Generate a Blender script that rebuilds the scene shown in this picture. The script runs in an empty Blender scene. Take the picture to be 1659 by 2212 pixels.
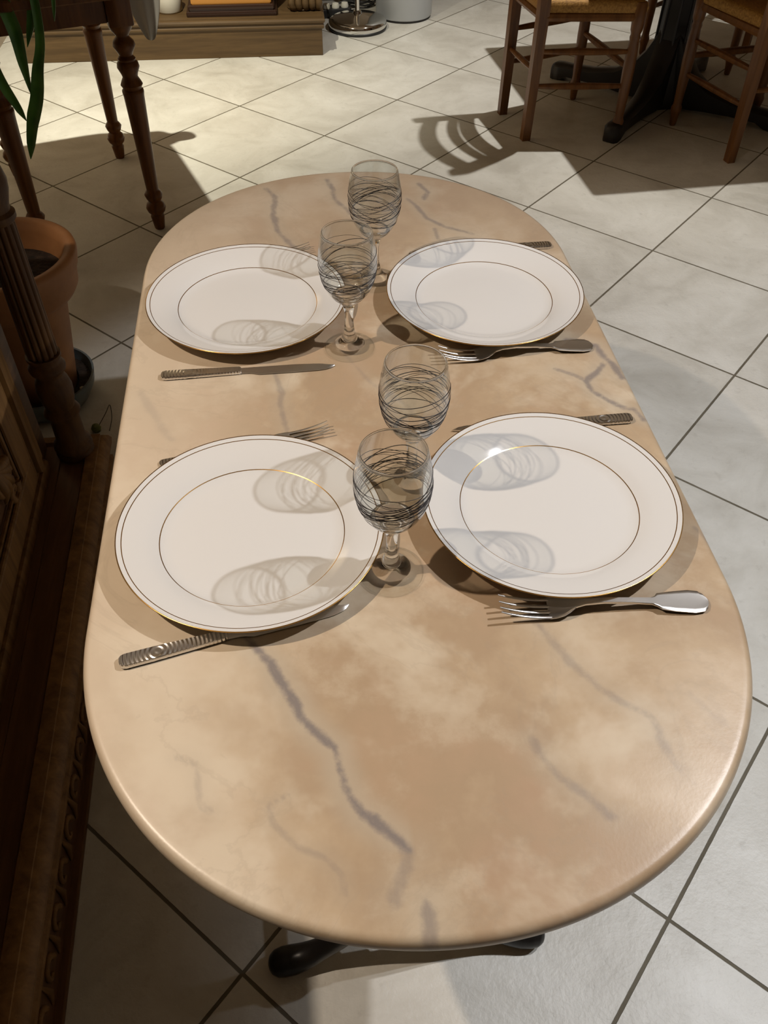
import bpy, math, random
import numpy as np
from mathutils import Vector, Matrix
PI = math.pi
C = bpy.context.scene.collection
sc = bpy.context.scene

# ------------------------------------------------------------------ materials
def mat(name, col=(.8,.8,.8), rough=.5, metal=0., spec=.5, **kw):
    m = bpy.data.materials.new(name); m.use_nodes = True
    b = m.node_tree.nodes['Principled BSDF']
    b.inputs['Base Color'].default_value = (*col, 1)
    b.inputs['Roughness'].default_value = rough
    b.inputs['Metallic'].default_value = metal
    b.inputs['Specular IOR Level'].default_value = spec
    for k, v in kw.items(): b.inputs[k.replace('_', ' ')].default_value = v
    return m
class NT:
    def __init__(s, m): s.t = m.node_tree; s.b = s.t.nodes['Principled BSDF']
    def n(s, kind, **kw):
        x = s.t.nodes.new(kind)
        for k, v in kw.items(): setattr(x, k, v)
        return x
    def l(s, a, b): s.t.links.new(a, b)
    def put(s, sock, v):
        if hasattr(v, 'links') or isinstance(v, bpy.types.NodeSocket): s.l(v, sock)
        else: sock.default_value = v
    def math(s, op, a, b=0., c=0., clamp=False):
        x = s.n('ShaderNodeMath', operation=op, use_clamp=clamp)
        s.put(x.inputs[0], a); s.put(x.inputs[1], b)
        if op in ('MULTIPLY_ADD', 'SMOOTH_MIN'): s.put(x.inputs[2], c)
        return x.outputs[0]
    def vmath(s, op, a, b=(0,0,0)):
        x = s.n('ShaderNodeVectorMath', operation=op)
        s.put(x.inputs[0], a)
        if op == 'SCALE': s.put(x.inputs['Scale'], b)
        else: s.put(x.inputs[1], b)
        return x.outputs[0]
    def noise(s, vec, scale, detail=4, rough=.5, dist=0.):
        x = s.n('ShaderNodeTexNoise'); s.l(vec, x.inputs['Vector'])
        x.inputs['Scale'].default_value = scale; x.inputs['Detail'].default_value = detail
        x.inputs['Roughness'].default_value = rough; x.inputs['Distortion'].default_value = dist
        return x.outputs[0]
    def ramp(s, fac, pts):
        x = s.n('ShaderNodeValToRGB'); s.l(fac, x.inputs[0]); e = x.color_ramp.elements
        while len(e) < len(pts): e.new(.5)
        for i, (p, c) in enumerate(pts):
            e[i].position = p; e[i].color = (*c, 1) if len(c) == 3 else c
        return x.outputs[0]
    def mix(s, fac, a, b):
        x = s.n('ShaderNodeMix', data_type='RGBA')
        s.put(x.inputs[0], fac)
        for i, v in ((6, a), (7, b)):
            if isinstance(v, tuple): x.inputs[i].default_value = (*v, 1)
            else: s.l(v, x.inputs[i])
        return x.outputs[2]
    def sstep(s, x, a, b):
        m = s.n('ShaderNodeMapRange', interpolation_type='SMOOTHSTEP')
        s.put(m.inputs[0], x); m.inputs[1].default_value = a; m.inputs[2].default_value = b
        return m.outputs[0]
    def bump(s, h, strength, dist=.001):
        x = s.n('ShaderNodeBump'); x.inputs['Strength'].default_value = strength
        x.inputs['Distance'].default_value = dist; s.l(h, x.inputs['Height']); s.l(x.outputs[0], s.b.inputs['Normal'])
    def obj(s): return s.n('ShaderNodeTexCoord').outputs['Object']
    def pos(s): return s.n('ShaderNodeNewGeometry').outputs['Position']
    def color(s, c): s.l(c, s.b.inputs['Base Color'])

# floor tiles laid diagonally
TILE, TH, OX, OY = .45, -.66003, -1.2264, 3.43444
m_floor = mat('floor_tiles', rough=.38, spec=.35); t = NT(m_floor)
p = t.pos()
mp = t.n('ShaderNodeMapping', vector_type='TEXTURE'); t.l(p, mp.inputs[0])
mp.inputs['Location'].default_value = (OX, OY, 0); mp.inputs['Rotation'].default_value = (0, 0, TH); mp.inputs['Scale'].default_value = (TILE, TILE, TILE)
sx = t.n('ShaderNodeSeparateXYZ'); t.l(mp.outputs[0], sx.inputs[0])
def edge(s_):
    fr = t.math('FRACT', t.math('ADD', s_, .5)); return t.math('ABSOLUTE', t.math('SUBTRACT', fr, .5))
d = t.math('MINIMUM', edge(sx.outputs[0]), edge(sx.outputs[1]))
wob = t.math('MULTIPLY', t.noise(p, 60, 3), .0022)
d = t.math('SUBTRACT', d, wob)
gr = t.sstep(d, .0040, .0058)
fx = t.math('FLOOR', sx.outputs[0]); fy = t.math('FLOOR', sx.outputs[1])
cv = t.n('ShaderNodeCombineXYZ'); t.l(fx, cv.inputs[0]); t.l(fy, cv.inputs[1])
wn = t.n('ShaderNodeTexWhiteNoise', noise_dimensions='3D'); t.l(cv.outputs[0], wn.inputs['Vector'])
po = t.vmath('ADD', p, t.vmath('SCALE', wn.outputs['Color'], 3.))
n1 = t.noise(po, 5, 6, .62, .6); n2 = t.noise(po, 38, 5, .7)
base = t.ramp(n1, [(.28, (.50,.48,.425)), (.5, (.63,.615,.56)), (.72, (.73,.72,.67))])
base = t.mix(t.math('MULTIPLY', t.sstep(n2, .55, .75), .35), base, (.40,.38,.335))
base = t.mix(t.math('MULTIPLY', wn.outputs['Value'], .18), base, (.52,.49,.43))
grc = t.ramp(t.noise(p, 9, 3), [(.3, (.115,.098,.068)), (.7, (.17,.15,.11))])
t.color(t.mix(gr, grc, base))
t.l(t.math('MULTIPLY_ADD', gr, -.45, .85), t.b.inputs['Roughness'])
n3 = t.noise(p, 130, 4, .6); n4 = t.noise(p, 28, 3, .5)
h = t.math('ADD', t.math('MULTIPLY', gr, 1.2), t.math('ADD', t.math('MULTIPLY', n3, .5), t.math('MULTIPLY', n4, .8)))
t.bump(h, .8, .0018)

# marble of the table top: veins come from attributes of the slab
m_marble = mat('marble', rough=.34, spec=.45); t = NT(m_marble)
o = t.obj()
a1 = t.noise(o, 4.6, 6, .6, .15); a2 = t.noise(o, 12, 7, .64, .1); a3 = t.noise(t.vmath('ADD', o, (5.2, 1.3, .7)), 6.5, 5, .6, .2)
base = t.ramp(a1, [(.30, (.66,.56,.43)), (.42, (.51,.395,.265)), (.52, (.43,.32,.21)), (.60, (.46,.335,.222)), (.72, (.42,.285,.195))])
base = t.mix(t.math('MULTIPLY', t.sstep(a3, .50, .66), .8), base, (.66,.58,.45))
base = t.mix(t.math('MULTIPLY', t.sstep(a2, .50, .70), .5), base, (.63,.54,.41))
base = t.mix(t.math('MULTIPLY', t.sstep(t.noise(o, 7.5, 4, .6, .2), .55, .75), .4), base, (.43,.285,.19))
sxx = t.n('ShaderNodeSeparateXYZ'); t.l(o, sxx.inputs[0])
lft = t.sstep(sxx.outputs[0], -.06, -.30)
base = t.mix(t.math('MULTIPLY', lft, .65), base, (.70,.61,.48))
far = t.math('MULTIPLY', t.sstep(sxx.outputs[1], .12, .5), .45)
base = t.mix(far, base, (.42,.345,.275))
vd = t.n('ShaderNodeAttribute', attribute_name='vein_distance').outputs['Fac']
vs = t.n('ShaderNodeAttribute', attribute_name='vein_strength').outputs['Fac']
w1 = t.math('MULTIPLY', t.math('SUBTRACT', t.noise(o, 48, 6, .7), .5), 2.6)
w2 = t.math('MULTIPLY', t.math('SUBTRACT', t.noise(o, 16, 3), .5), 1.3)
dd = t.math('ABSOLUTE', t.math('ADD', vd, t.math('ADD', w1, w2)))
core = t.math('MULTIPLY', t.sstep(dd, 1.35, .0), vs)
halo = t.math('MULTIPLY', t.sstep(vd, 5.5, .5), t.math('MULTIPLY', vs, .62))
base = t.mix(halo, base, (.50,.44,.345))
base = t.mix(t.math('MULTIPLY', core, .76), base, (.17,.155,.165))
# hair-fine secondary veining and scratches
fv = t.math('ABSOLUTE', t.math('SUBTRACT', t.noise(o, 4.4, 6, .62, 1.6), .5))
base = t.mix(t.math('MULTIPLY', t.sstep(fv, .02, .0), .16), base, (.38,.31,.23))
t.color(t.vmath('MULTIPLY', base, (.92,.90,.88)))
t.bump(t.noise(o, 320, 3, .6), .12, .0006)

def wood(name, c1, c2, rough=.45, axis='Z', scale=1., spec=.4):
    m = mat(name, rough=rough, spec=spec); t = NT(m); o = t.obj()
    mp = t.n('ShaderNodeMapping'); t.l(o, mp.inputs[0])
    s = {'X': (2, 26, 26), 'Y': (26, 2, 26), 'Z': (26, 26, 2)}[axis]
    mp.inputs['Scale'].default_value = tuple(q*scale for q in s)
    g = t.noise(mp.outputs[0], 1.6, 6, .65, .5); g2 = t.noise(o, 4, 3)
    t.color(t.mix(t.math('MULTIPLY', g2, .35), t.ramp(g, [(.3, c1), (.7, c2)]), c1))
    t.bump(g, .25, .001); return m
m_column = wood('carved_oak_lit', (.060,.026,.008), (.16,.076,.024), .5, 'Z', spec=.2)  # same oak as the carved parts, coloured darker because the column is better lit
m_darkwood = wood('dark_oak', (.085,.036,.013), (.20,.095,.036), .45, 'Y', spec=.3)
m_carved = wood('carved_oak_shaded', (.12,.058,.018), (.30,.16,.055), .5, 'Z', spec=.2)  # lightened copy of the column oak, colour makes up for weak light
m_legwood = wood('walnut', (.065,.022,.004), (.20,.075,.015), .36, 'Z', spec=.25)
m_chairwood = wood('cherry', (.105,.040,.011), (.25,.105,.028), .35, 'Z')
m_hearth = wood('worn_oak', (.062,.036,.014), (.14,.085,.035), .5, 'X')
m_boxwood = mat('black_brown_lacquer', (.030,.013,.008), .3)
m_amber = mat('amber_wood', (.55,.25,.05), .4)

m_por = mat('porcelain', (.66,.655,.64), .10, spec=.5, Coat_Weight=.3, Coat_Roughness=.03); t = NT(m_por)
o = t.obj(); s_ = t.n('ShaderNodeSeparateXYZ'); t.l(o, s_.inputs[0])
r = t.math('SQRT', t.math('ADD', t.math('POWER', s_.outputs[0], 2.), t.math('POWER', s_.outputs[1], 2.)))
def band(r0, w): return t.sstep(t.math('ABSOLUTE', t.math('SUBTRACT', r, r0)), w+.00012, w-.00012)
thin = t.math('MAXIMUM', band(.1243, .00042), band(.0905, .00042))
gold = t.math('MAXIMUM', thin, t.sstep(r, .12875, .1290))
t.color(t.mix(gold, (.66,.655,.64), (.56,.33,.10)))
t.l(gold, t.b.inputs['Metallic']); t.l(t.math('MULTIPLY_ADD', gold, .16, .10), t.b.inputs['Roughness'])
t.l(t.math('MULTIPLY_ADD', gold, -.3, .3), t.b.inputs['Coat Weight'])

m_glass = mat('clear_glass', (.985,.995,.99), 0., Transmission_Weight=1., IOR=1.5)
# thin bowl wall: light goes straight through, a little is mirrored, more at grazing angles
m_bowl = bpy.data.materials.new('thin_bowl_glass'); m_bowl.use_nodes = True; nt = m_bowl.node_tree; nt.nodes.clear()
no = nt.nodes.new('ShaderNodeOutputMaterial'); nm = nt.nodes.new('ShaderNodeMixShader'); ntr = nt.nodes.new('ShaderNodeBsdfTransparent'); ng = nt.nodes.new('ShaderNodeBsdfGlossy'); nf = nt.nodes.new('ShaderNodeLayerWeight')
nf.inputs['Blend'].default_value = .5; np_ = nt.nodes.new('ShaderNodeMath'); np_.operation = 'POWER'; np_.inputs[1].default_value = 3.4; nq = nt.nodes.new('ShaderNodeMath'); nq.operation = 'MULTIPLY_ADD'; nq.inputs[1].default_value = .9; nq.inputs[2].default_value = .035; ntr.inputs['Color'].default_value = (.935,.945,.94,1); ng.inputs['Roughness'].default_value = .02; ng.inputs['Color'].default_value = (.95,.95,.95,1)
nt.links.new(nf.outputs['Facing'], np_.inputs[0]); nt.links.new(np_.outputs[0], nq.inputs[0]); nt.links.new(nq.outputs[0], nm.inputs[0]); nt.links.new(ntr.outputs[0], nm.inputs[1]); nt.links.new(ng.outputs[0], nm.inputs[2]); nt.links.new(nm.outputs[0], no.inputs[0])
m_line = mat('black_enamel', (.012,.009,.011), .35)
m_steel = mat('polished_steel', (.82,.81,.79), .27, 1.); t = NT(m_steel)
t.bump(t.noise(t.obj(), 90, 3), .06, .0005)
m_groove = mat('grooved_steel', (.78,.76,.73), .25, 1.); t = NT(m_groove)
o = t.obj(); dv = t.vmath('SUBTRACT', o, (.034, 0, 0)); ln = t.n('ShaderNodeVectorMath', operation='LENGTH'); t.l(dv, ln.inputs[0])
wv = t.math('SINE', t.math('MULTIPLY', ln.outputs['Value'], 2*PI/.0036))
t.bump(wv, .5, .0006)
m_blade = mat('blade_steel', (.70,.68,.65), .28, 1.)
m_iron = mat('cast_iron', (.016,.014,.013), .33, .3); t = NT(m_iron); t.bump(t.noise(t.obj(), 60, 4), .25, .001)
m_pediron = mat('black_pedestal_paint', (.014,.011,.011), .38)
m_terra = mat('terracotta', (.40,.165,.062), .6); t = NT(m_terra)
t.color(t.ramp(t.noise(t.obj(), 9, 5, .6), [(.3, (.27,.115,.04)), (.7, (.40,.185,.07))])); t.bump(t.noise(t.obj(), 120, 3), .15, .001)
m_soil = mat('soil', (.022,.013,.008), .95); t = NT(m_soil)
t.color(t.ramp(t.noise(t.obj(), 60, 5, .7), [(.35, (.010,.006,.004)), (.75, (.055,.034,.02))])); t.bump(t.noise(t.obj(), 70, 5), 1., .01)
m_bluegrey = mat('blue_grey_glaze', (.13,.165,.18), .3)
m_leaf = mat('leaf', (.02,.10,.012), .38); t = NT(m_leaf)
t.color(t.ramp(t.noise(t.obj(), 18, 4), [(.3, (.035,.13,.015)), (.7, (.10,.27,.04))]))
m_rush = mat('rush', (.40,.20,.04), .7); t = NT(m_rush)
o = t.obj(); mp = t.n('ShaderNodeMapping'); t.l(o, mp.inputs[0]); mp.inputs['Scale'].default_value = (60, 160, 60)
g = t.noise(mp.outputs[0], 2., 4, .6); t.color(t.ramp(g, [(.3, (.23,.105,.02)), (.7, (.52,.28,.06))])); t.bump(g, .7, .003)
m_cloth = mat('grey_linen', (.34,.32,.29), .85)
m_wall = mat('wall_plaster', (.50,.43,.34), .8); t = NT(m_wall)
t.color(t.ramp(t.noise(t.pos(), 3, 4), [(.3, (.38,.30,.22)), (.7, (.44,.36,.27))]))
m_ceil = mat('ceiling_plaster', (.62,.54,.45), .85)
m_base = mat('baseboard_gap_shade', (.04,.035,.03), .5)  # dark colour stands in for the shadow gap at the baseboard foot
m_chrome = mat('chrome', (.74,.73,.71), .07, 1.)
m_bin = mat('pale_grey_enamel', (.46,.48,.50), .45)
m_cable = mat('black_rubber', (.012,.012,.013), .45)
m_white = mat('cream_ceramic', (.62,.60,.53), .3)
m_pebble = mat('pale_pebble', (.50,.48,.36), .6)
m_green = mat('green_plastic', (.10,.12,.02), .4)
m_dark = mat('dark_gap', (.012,.010,.009), .7)

# ------------------------------------------------------------------ mesh helpers
class MB:
    def __init__(s): s.v = []; s.f = []
    def add(s, vs, fs):
        k = len(s.v); s.v += [tuple(q) for q in vs]; s.f += [tuple(i+k for i in f) for f in fs]; return s
    def box(s, a, b, bev=0., M=None):
        x0,y0,z0 = a; x1,y1,z1 = b; bev = min(bev, .49*min(x1-x0, y1-y0, z1-z0))
        if bev <= 0:
            vs = [(x,y,z) for z in (z0,z1) for y in (y0,y1) for x in (x0,x1)]
            fs = [(0,2,3,1),(4,5,7,6),(0,1,5,4),(2,6,7,3),(0,4,6,2),(1,3,7,5)]
        else:
            def ring(i, z):
                X0,Y0,X1,Y1 = x0+i,y0+i,x1-i,y1-i; q = bev
                return [(X0+q,Y0,z),(X1-q,Y0,z),(X1,Y0+q,z),(X1,Y1-q,z),(X1-q,Y1,z),(X0+q,Y1,z),(X0,Y1-q,z),(X0,Y0+q,z)]
            vs = []
            for i, z in ((bev*.999*.5, z0),(0,z0+bev),(0,z1-bev),(bev*.5,z1)):
                vs += ring(i, z)
            fs = [tuple(range(7,-1,-1)), tuple(range(24,32))]
            for k in range(3):
                for j in range(8):
                    a_, b_ = k*8+j, k*8+(j+1)%8; fs.append((a_, b_, b_+8, a_+8))
        if M is not None: vs = [tuple(M @ Vector(v)) for v in vs]
        return s.add(vs, fs)
    def lathe(s, prof, n=40, c=(0,0,0), closed=False, M=None, oct_=False):
        vs = []; fs = []; m = len(prof)
        for (r, z) in prof:
            for j in range(n):
                a = 2*PI*(j+(.5 if oct_ else 0))/n; vs.append((c[0]+r*math.cos(a), c[1]+r*math.sin(a), c[2]+z))
        for i in range(m-1 if not closed else m):
            i2 = (i+1) % m
            for j in range(n):
                j2 = (j+1) % n; fs.append((i*n+j, i*n+j2, i2*n+j2, i2*n+j))
        if not closed:
            fs.append(tuple(range(n-1,-1,-1))); fs.append(tuple(range((m-1)*n, m*n)))
        if M is not None: vs = [tuple(M @ Vector(v)) for v in vs]
        return s.add(vs, fs)
    def tube(s, pts, rad, n=8, ell=1., cap=True, closed=False):
        pts = [Vector(q) for q in pts]; m = len(pts)
        if not hasattr(rad, '__len__'): rad = [rad]*m
        vs = []; fs = []; up = Vector((0,0,1)); prev = None
        for i, q in enumerate(pts):
            if closed: tg = pts[(i+1)%m]-pts[i-1]
            else: tg = pts[min(i+1,m-1)]-pts[max(i-1,0)]
            tg.normalize()
            if prev is None:
                x = tg.cross(up)
                if x.length < .05: x = tg.cross(Vector((0,1,0)))
            else: x = prev - tg*prev.dot(tg)
            x.normalize(); y = tg.cross(x); prev = x
            for j in range(n):
                a = 2*PI*j/n; w = q + x*math.cos(a)*rad[i] + y*math.sin(a)*rad[i]*ell; vs.append(tuple(w))
        for i in range(m if closed else m-1):
            i2 = (i+1)%m
            for j in range(n): fs.append((i*n+j, i*n+(j+1)%n, i2*n+(j+1)%n, i2*n+j))
        if cap and not closed: fs.append(tuple(range(n-1,-1,-1))); fs.append(tuple(range((m-1)*n, m*n)))
        return s.add(vs, fs)
    def sweep(s, secs):
        """consecutive closed sections of equal point count"""
        n = len(secs[0]); vs = [q for c_ in secs for q in c_]; fs = []
        for i in range(len(secs)-1):
            for j in range(n): fs.append((i*n+j, i*n+(j+1)%n, (i+1)*n+(j+1)%n, (i+1)*n+j))
        fs.append(tuple(range(n-1,-1,-1))); fs.append(tuple(range((len(secs)-1)*n, len(secs)*n)))
        return s.add(vs, fs)
    def build(s, name, m, parent=None, smooth=True, loc=(0,0,0), auto=35):
        me = bpy.data.meshes.new(name); me.from_pydata(s.v, [], s.f); me.update()
        import bmesh
        bm = bmesh.new(); bm.from_mesh(me); bmesh.ops.recalc_face_normals(bm, faces=bm.faces); bm.to_mesh(me); bm.free()
        me.materials.append(m)
        if smooth:
            me.polygons.foreach_set('use_smooth', [True]*len(me.polygons))
            if auto: me.set_sharp_from_angle(angle=math.radians(auto))
        o = bpy.data.objects.new(name, me); C.objects.link(o); o.location = loc
        if parent: o.parent = parent
        return o
def tag(o, label, cat, group=None):
    o['label'] = label; o['category'] = cat
    if group: o['group'] = group
    return o
def thing(name, label, cat, loc=(0,0,0), rz=0., group=None):
    o = bpy.data.objects.new(name, None); C.objects.link(o); o.location = loc; o.rotation_euler = (0,0,rz)
    o.empty_display_size = .05; return tag(o, label, cat, group)
def struct(o): o['kind'] = 'structure'; return o
def dup(root, loc, rz, label, group=None):
    r = root.copy(); C.objects.link(r); r.location = loc; r.rotation_euler = (0,0,rz); r['label'] = label
    if group: r['group'] = group
    for ch in list(root.children):
        c = ch.copy(); C.objects.link(c); c.parent = r
        for g in list(ch.children):
            k = g.copy(); C.objects.link(k); k.parent = c
    return r
def smoothpath(pts, n=8):
    out = []; P = [Vector(q) for q in pts]
    for i in range(len(P)-1):
        p0 = P[max(i-1,0)]; p1 = P[i]; p2 = P[i+1]; p3 = P[min(i+2,len(P)-1)]
        for k in range(n):
            u = k/n
            out.append(.5*((2*p1)+(-p0+p2)*u+(2*p0-5*p1+4*p2-p3)*u*u+(-p0+3*p1-3*p2+p3)*u**3))
    out.append(P[-1]); return out

# ------------------------------------------------------------------ room (its axes are turned 6.6 degrees)
RA = math.radians(6.6); U = Vector((math.cos(RA), math.sin(RA), 0)); V = Vector((-math.sin(RA), math.cos(RA), 0))
def uv(u, v, z=0): return U*u + V*v + Vector((0,0,z))
UW, UE, VS, VN, HC = -1.27, 3.3, -1.6, 4.915, 2.35
def slab(name, a, b, m):
    mb = MB(); M = Matrix.Rotation(RA, 4, 'Z'); mb.box(a, b, 0, M); return struct(mb.build(name, m, smooth=False))
slab('floor', (UW-.1, VS-.1, -.05), (UE+.1, VN+.1, 0), m_floor)
slab('ceiling', (UW-.1, VS-.1, HC), (UE+.1, VN+.1, HC+.05), m_ceil)
slab('wall_west', (UW-.1, VS-.1, 0), (UW, VN+.1, HC), m_wall)
slab('wall_east', (UE, VS-.1, 0), (UE+.1, VN+.1, HC), m_wall)
slab('wall_south', (UW, VS-.1, 0), (UE, VS, HC), m_wall)
slab('wall_north', (UW, VN, 0), (UE, VN+.1, HC), m_wall)
slab('baseboard_north', (.18, VN-.014, 0), (UE, VN, .09), m_base)

# ------------------------------------------------------------------ the set table
TZ = .715; TA = .1162; TC = Vector((-.0046, .7825, 0))
tR = Matrix.Translation(TC) @ Matrix.Rotation(TA, 4, 'Z')
def tl(x, y, z=0): return tR @ Vector((x, y, z))
table = thing('bistro_table', 'long marble-topped table with rounded ends, laid for four diners', 'table', TC, TA)
def outline(n, inset=0.):
    W, A, E, k = .3013-inset, .3019, .2967-inset, 2.07; pts = []
    for i in range(n):
        a = 2*PI*i/n; c_, s_ = math.cos(a), math.sin(a)
        # spread points evenly round the long shape
        pts.append((W*math.copysign(abs(c_)**(2/k), c_), E*math.copysign(abs(s_)**(2/k), s_) + (A if s_ >= 0 else -A)))
    return pts
def even(pts, n):
    P = np.array(pts+[pts[0]]); L = np.r_[0, np.cumsum(np.hypot(*np.diff(P, axis=0).T))]
    q = np.linspace(0, L[-1], n, endpoint=False); return np.stack([np.interp(q, L, P[:,0]), np.interp(q, L, P[:,1])], 1)
NS, NR, TT = 560, 130, .021
base_o = even(outline(4000), NS)
nrm = np.roll(base_o, -1, 0)-np.roll(base_o, 1, 0); nrm = np.stack([nrm[:,1], -nrm[:,0]], 1); nrm /= np.linalg.norm(nrm, axis=1)[:,None]
VE = []
def addring(xy, z):
    VE.extend([(x, y, z) for x, y in xy])
inner = base_o - nrm*.0075
for i in range(1, NR+1): addring(inner*(i/NR)**.92, TZ)
prof = [(.0055,-.0003),(.0035,-.0012),(.0016,-.003),(.0004,-.0058),(0,-.009),(.0002,-.013),(.0012,-.0165),(.003,-.0192),(.0055,-.0207),(.012,-TT)]
for ins, dz in prof: addring(base_o - nrm*ins, TZ+dz)
nr = NR+len(prof); FA = []
for i in range(nr-1):
    for j in range(NS): FA.append((i*NS+j, i*NS+(j+1)%NS, (i+1)*NS+(j+1)%NS, (i+1)*NS+j))
VE.append((0,0,TZ)); c0 = len(VE)-1
for j in range(NS): FA.append((c0, (j+1)%NS, j))
VE.append((0,0,TZ-TT)); c1 = len(VE)-1
for j in range(NS): FA.append((c1, (nr-1)*NS+j, (nr-1)*NS+(j+1)%NS))
mb = MB(); mb.v = VE; mb.f = FA
top = mb.build('tabletop', m_marble, table, auto=0)
VEINS = [ # (width, strength, points)
 (.0046, 1., [(-.158,-.325),(-.1351,-.3547),(-.1294,-.3718),(-.1145,-.3984),(-.1112,-.4119),(-.0969,-.4305),(-.0846,-.4442),(-.0831,-.4605),(-.0766,-.4844),(-.0688,-.4982),(-.0526,-.5126),(-.0357,-.532)]),
 (.006, .45, [(-.0357,-.532),(-.0429,-.5481),(-.0501,-.5652)]), (.006, .7, [(-.0283,-.5691),(-.0291,-.5816),(-.0293,-.5982)]),
 (.005, .42, [(.100,-.325),(.112,-.3508),(.1251,-.3819),(.1454,-.4122),(.1611,-.4274),(.1801,-.4426),(.1807,-.4639),(.1855,-.4889)]),
 (.0045, .48, [(.0754,-.4528),(.0809,-.4698),(.0899,-.4866),(.1075,-.5039),(.1206,-.522)]),
 (.003, .28, [(-.2121,-.4368),(-.1953,-.4446),(-.1921,-.4796),(-.1813,-.4863)]),
 (.003, .32, [(-.1247,-.4793),(-.1391,-.4852),(-.1358,-.5002),(-.1191,-.5196),(-.099,-.5287),(-.0864,-.5435),(-.0857,-.5566)]),
 (.005, .9, [(.245,.09),(.2678,.0847),(.2811,.0744),(.2831,.0546),(.2898,.0376),(.2934,.0093)]),
 (.004, .9, [(.2776,.0359),(.2658,.0212),(.2481,.0074),(.2502,-.0133),(.2624,-.0294),(.2765,-.0454),(.2892,-.0525),(.2946,-.0697)]),
 (.003, .6, [(.2165,.0336),(.2348,.0216),(.2481,.0074)]),
 (.005, .75, [(-.1271,.5445),(-.1129,.5161),(-.1177,.4557),(-.1118,.405),(-.0989,.3762),(-.0864,.3483)]),
 (.005, .75, [(-.0292,.5681),(-.0204,.5312),(-.021,.4996),(-.0097,.4754),(.0025,.4487)]),
 (.005, .8, [(.1189,.5376),(.1299,.509),(.1192,.4863)]), (.004, .7, [(.0938,.4887),(.1052,.4645),(.1143,.4262),(.138,.3951),(.1759,.3704)]),
 (.004, .6, [(.123,.3894),(.1223,.3617)]), (.004, .5, [(-.1251,.0649),(-.1151,.0189),(-.1183,.002),(-.1117,-.048)]),
 (.006, .22, [(-.2802,.0355),(-.2543,-.0256),(-.2399,-.0507)]), (.003, .35, [(.2921,-.2386),(.3003,-.2551)]), (.005, .2, [(.2188,-.4244),(.2362,-.4528)]),
 (.004, .25, [(-.05,.12),(-.01,.03),(.03,-.02),(.04,-.09)])]
vv = np.array(VE)[:, :2]; bd = np.full(len(vv), 50.); bs = np.zeros(len(vv))
for w, s_, pts in VEINS:
    for a, b in zip(pts[:-1], pts[1:]):
        A_ = np.array(a); D = np.array(b)-A_; u = np.clip(((vv-A_) @ D)/(D @ D), 0, 1)
        q = np.linalg.norm(vv-A_-u[:,None]*D, axis=1)/w; k = q < bd; bd[k] = q[k]; bs[k] = s_
for nm, arr in (('vein_distance', bd), ('vein_strength', bs)):
    at = top.data.attributes.new(nm, 'FLOAT', 'POINT'); at.data.foreach_set('value', arr.astype(np.float32))
# cast-iron base: two uprights, each on a pair of scrolled feet, joined by a stretcher
def foot_mb(sx, sy):
    mb = MB(); y0 = sy*.385
    keys = [(0,.165,.017),(.022,.162,.017),(.05,.138,.0165),(.075,.104,.016),(.100,.070,.0155),(.125,.043,.0155),(.145,.028,.018),(.165,.0215,.0205),(.180,.021,.0205),(.190,.0195,.0185),(.197,.018,.013),(.2005,.0175,.006)]
    path = smoothpath([(sx*x, y0+sy*(.002+.10*max(0,x-.08)), z) for x, z, r_ in keys], 5); K = [k[2] for k in keys]
    rad = [min(float(np.interp(i/5, range(len(K)), K)), q.z-.0004 if i > 28 else 1) for i, q in enumerate(path)]
    mb.tube(path, rad, 18); return mb
for sy in (-1, 1):
    mb = MB(); y0 = sy*.385
    mb.lathe([(.008,.13),(.019,.135),(.024,.15),(.022,.175),(.030,.20),(.030,.23),(.020,.25),(.017,.30),(.021,.38),(.024,.42),(.018,.45),(.017,.60),(.026,.64),(.030,.655),(.03,.672)], 20, (0,y0,0))
    mb.build('upright', m_iron, table)
    MB().box((-.19, y0-.022, .672), (.19, y0+.022, .694), .004).build('bracket', m_iron, table)
    for sx_ in (-1, 1): foot_mb(sx_, sy).build('foot', m_iron, table)
MB().tube([(0,-.37,.22),(0,-.1,.235),(0,.1,.235),(0,.37,.22)], .012, 12).build('stretcher', m_iron, table)

# ------------------------------------------------------------------ plates
def make_plate(label, x, y, z, tilt=(0,0)):
    pr = [(0,.0035),(.05,.0036),(.078,.0040),(.086,.0050),(.0905,.0072),(.096,.0105),(.104,.0138),(.115,.0172),(.124,.0198),(.1283,.0212),(.1297,.0218),(.1300,.0210),(.1290,.0198),
          (.122,.0172),(.110,.0135),(.099,.0092),(.092,.0055),(.084,.0018),(.0815,.0002),(.0790,.0),(.0775,.0010),(.070,.0012),(0,.0012)]
    mb = MB(); n = 160; vs = []; fs = []
    vs.append((0,0,pr[0][1]))
    mid = pr[1:-1]
    for r_, z_ in mid:
        for j in range(n): a = 2*PI*j/n; vs.append((r_*math.cos(a), r_*math.sin(a), z_))
    vs.append((0,0,pr[-1][1])); m = len(mid); last = len(vs)-1
    for j in range(n): fs.append((0, 1+j, 1+(j+1)%n)); fs.append((last, 1+(m-1)*n+(j+1)%n, 1+(m-1)*n+j))
    for i in range(m-1):
        for j in range(n): fs.append((1+i*n+j, 1+(i+1)*n+j, 1+(i+1)*n+(j+1)%n, 1+i*n+(j+1)%n))
    mb.add(vs, fs); o = mb.build('dinner_plate', m_por, auto=0, loc=(x, y, z)); o.rotation_euler = (tilt[0], tilt[1], 0)
    return tag(o, label, 'plate', 'gold-rimmed dinner plates on the marble table')
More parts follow.
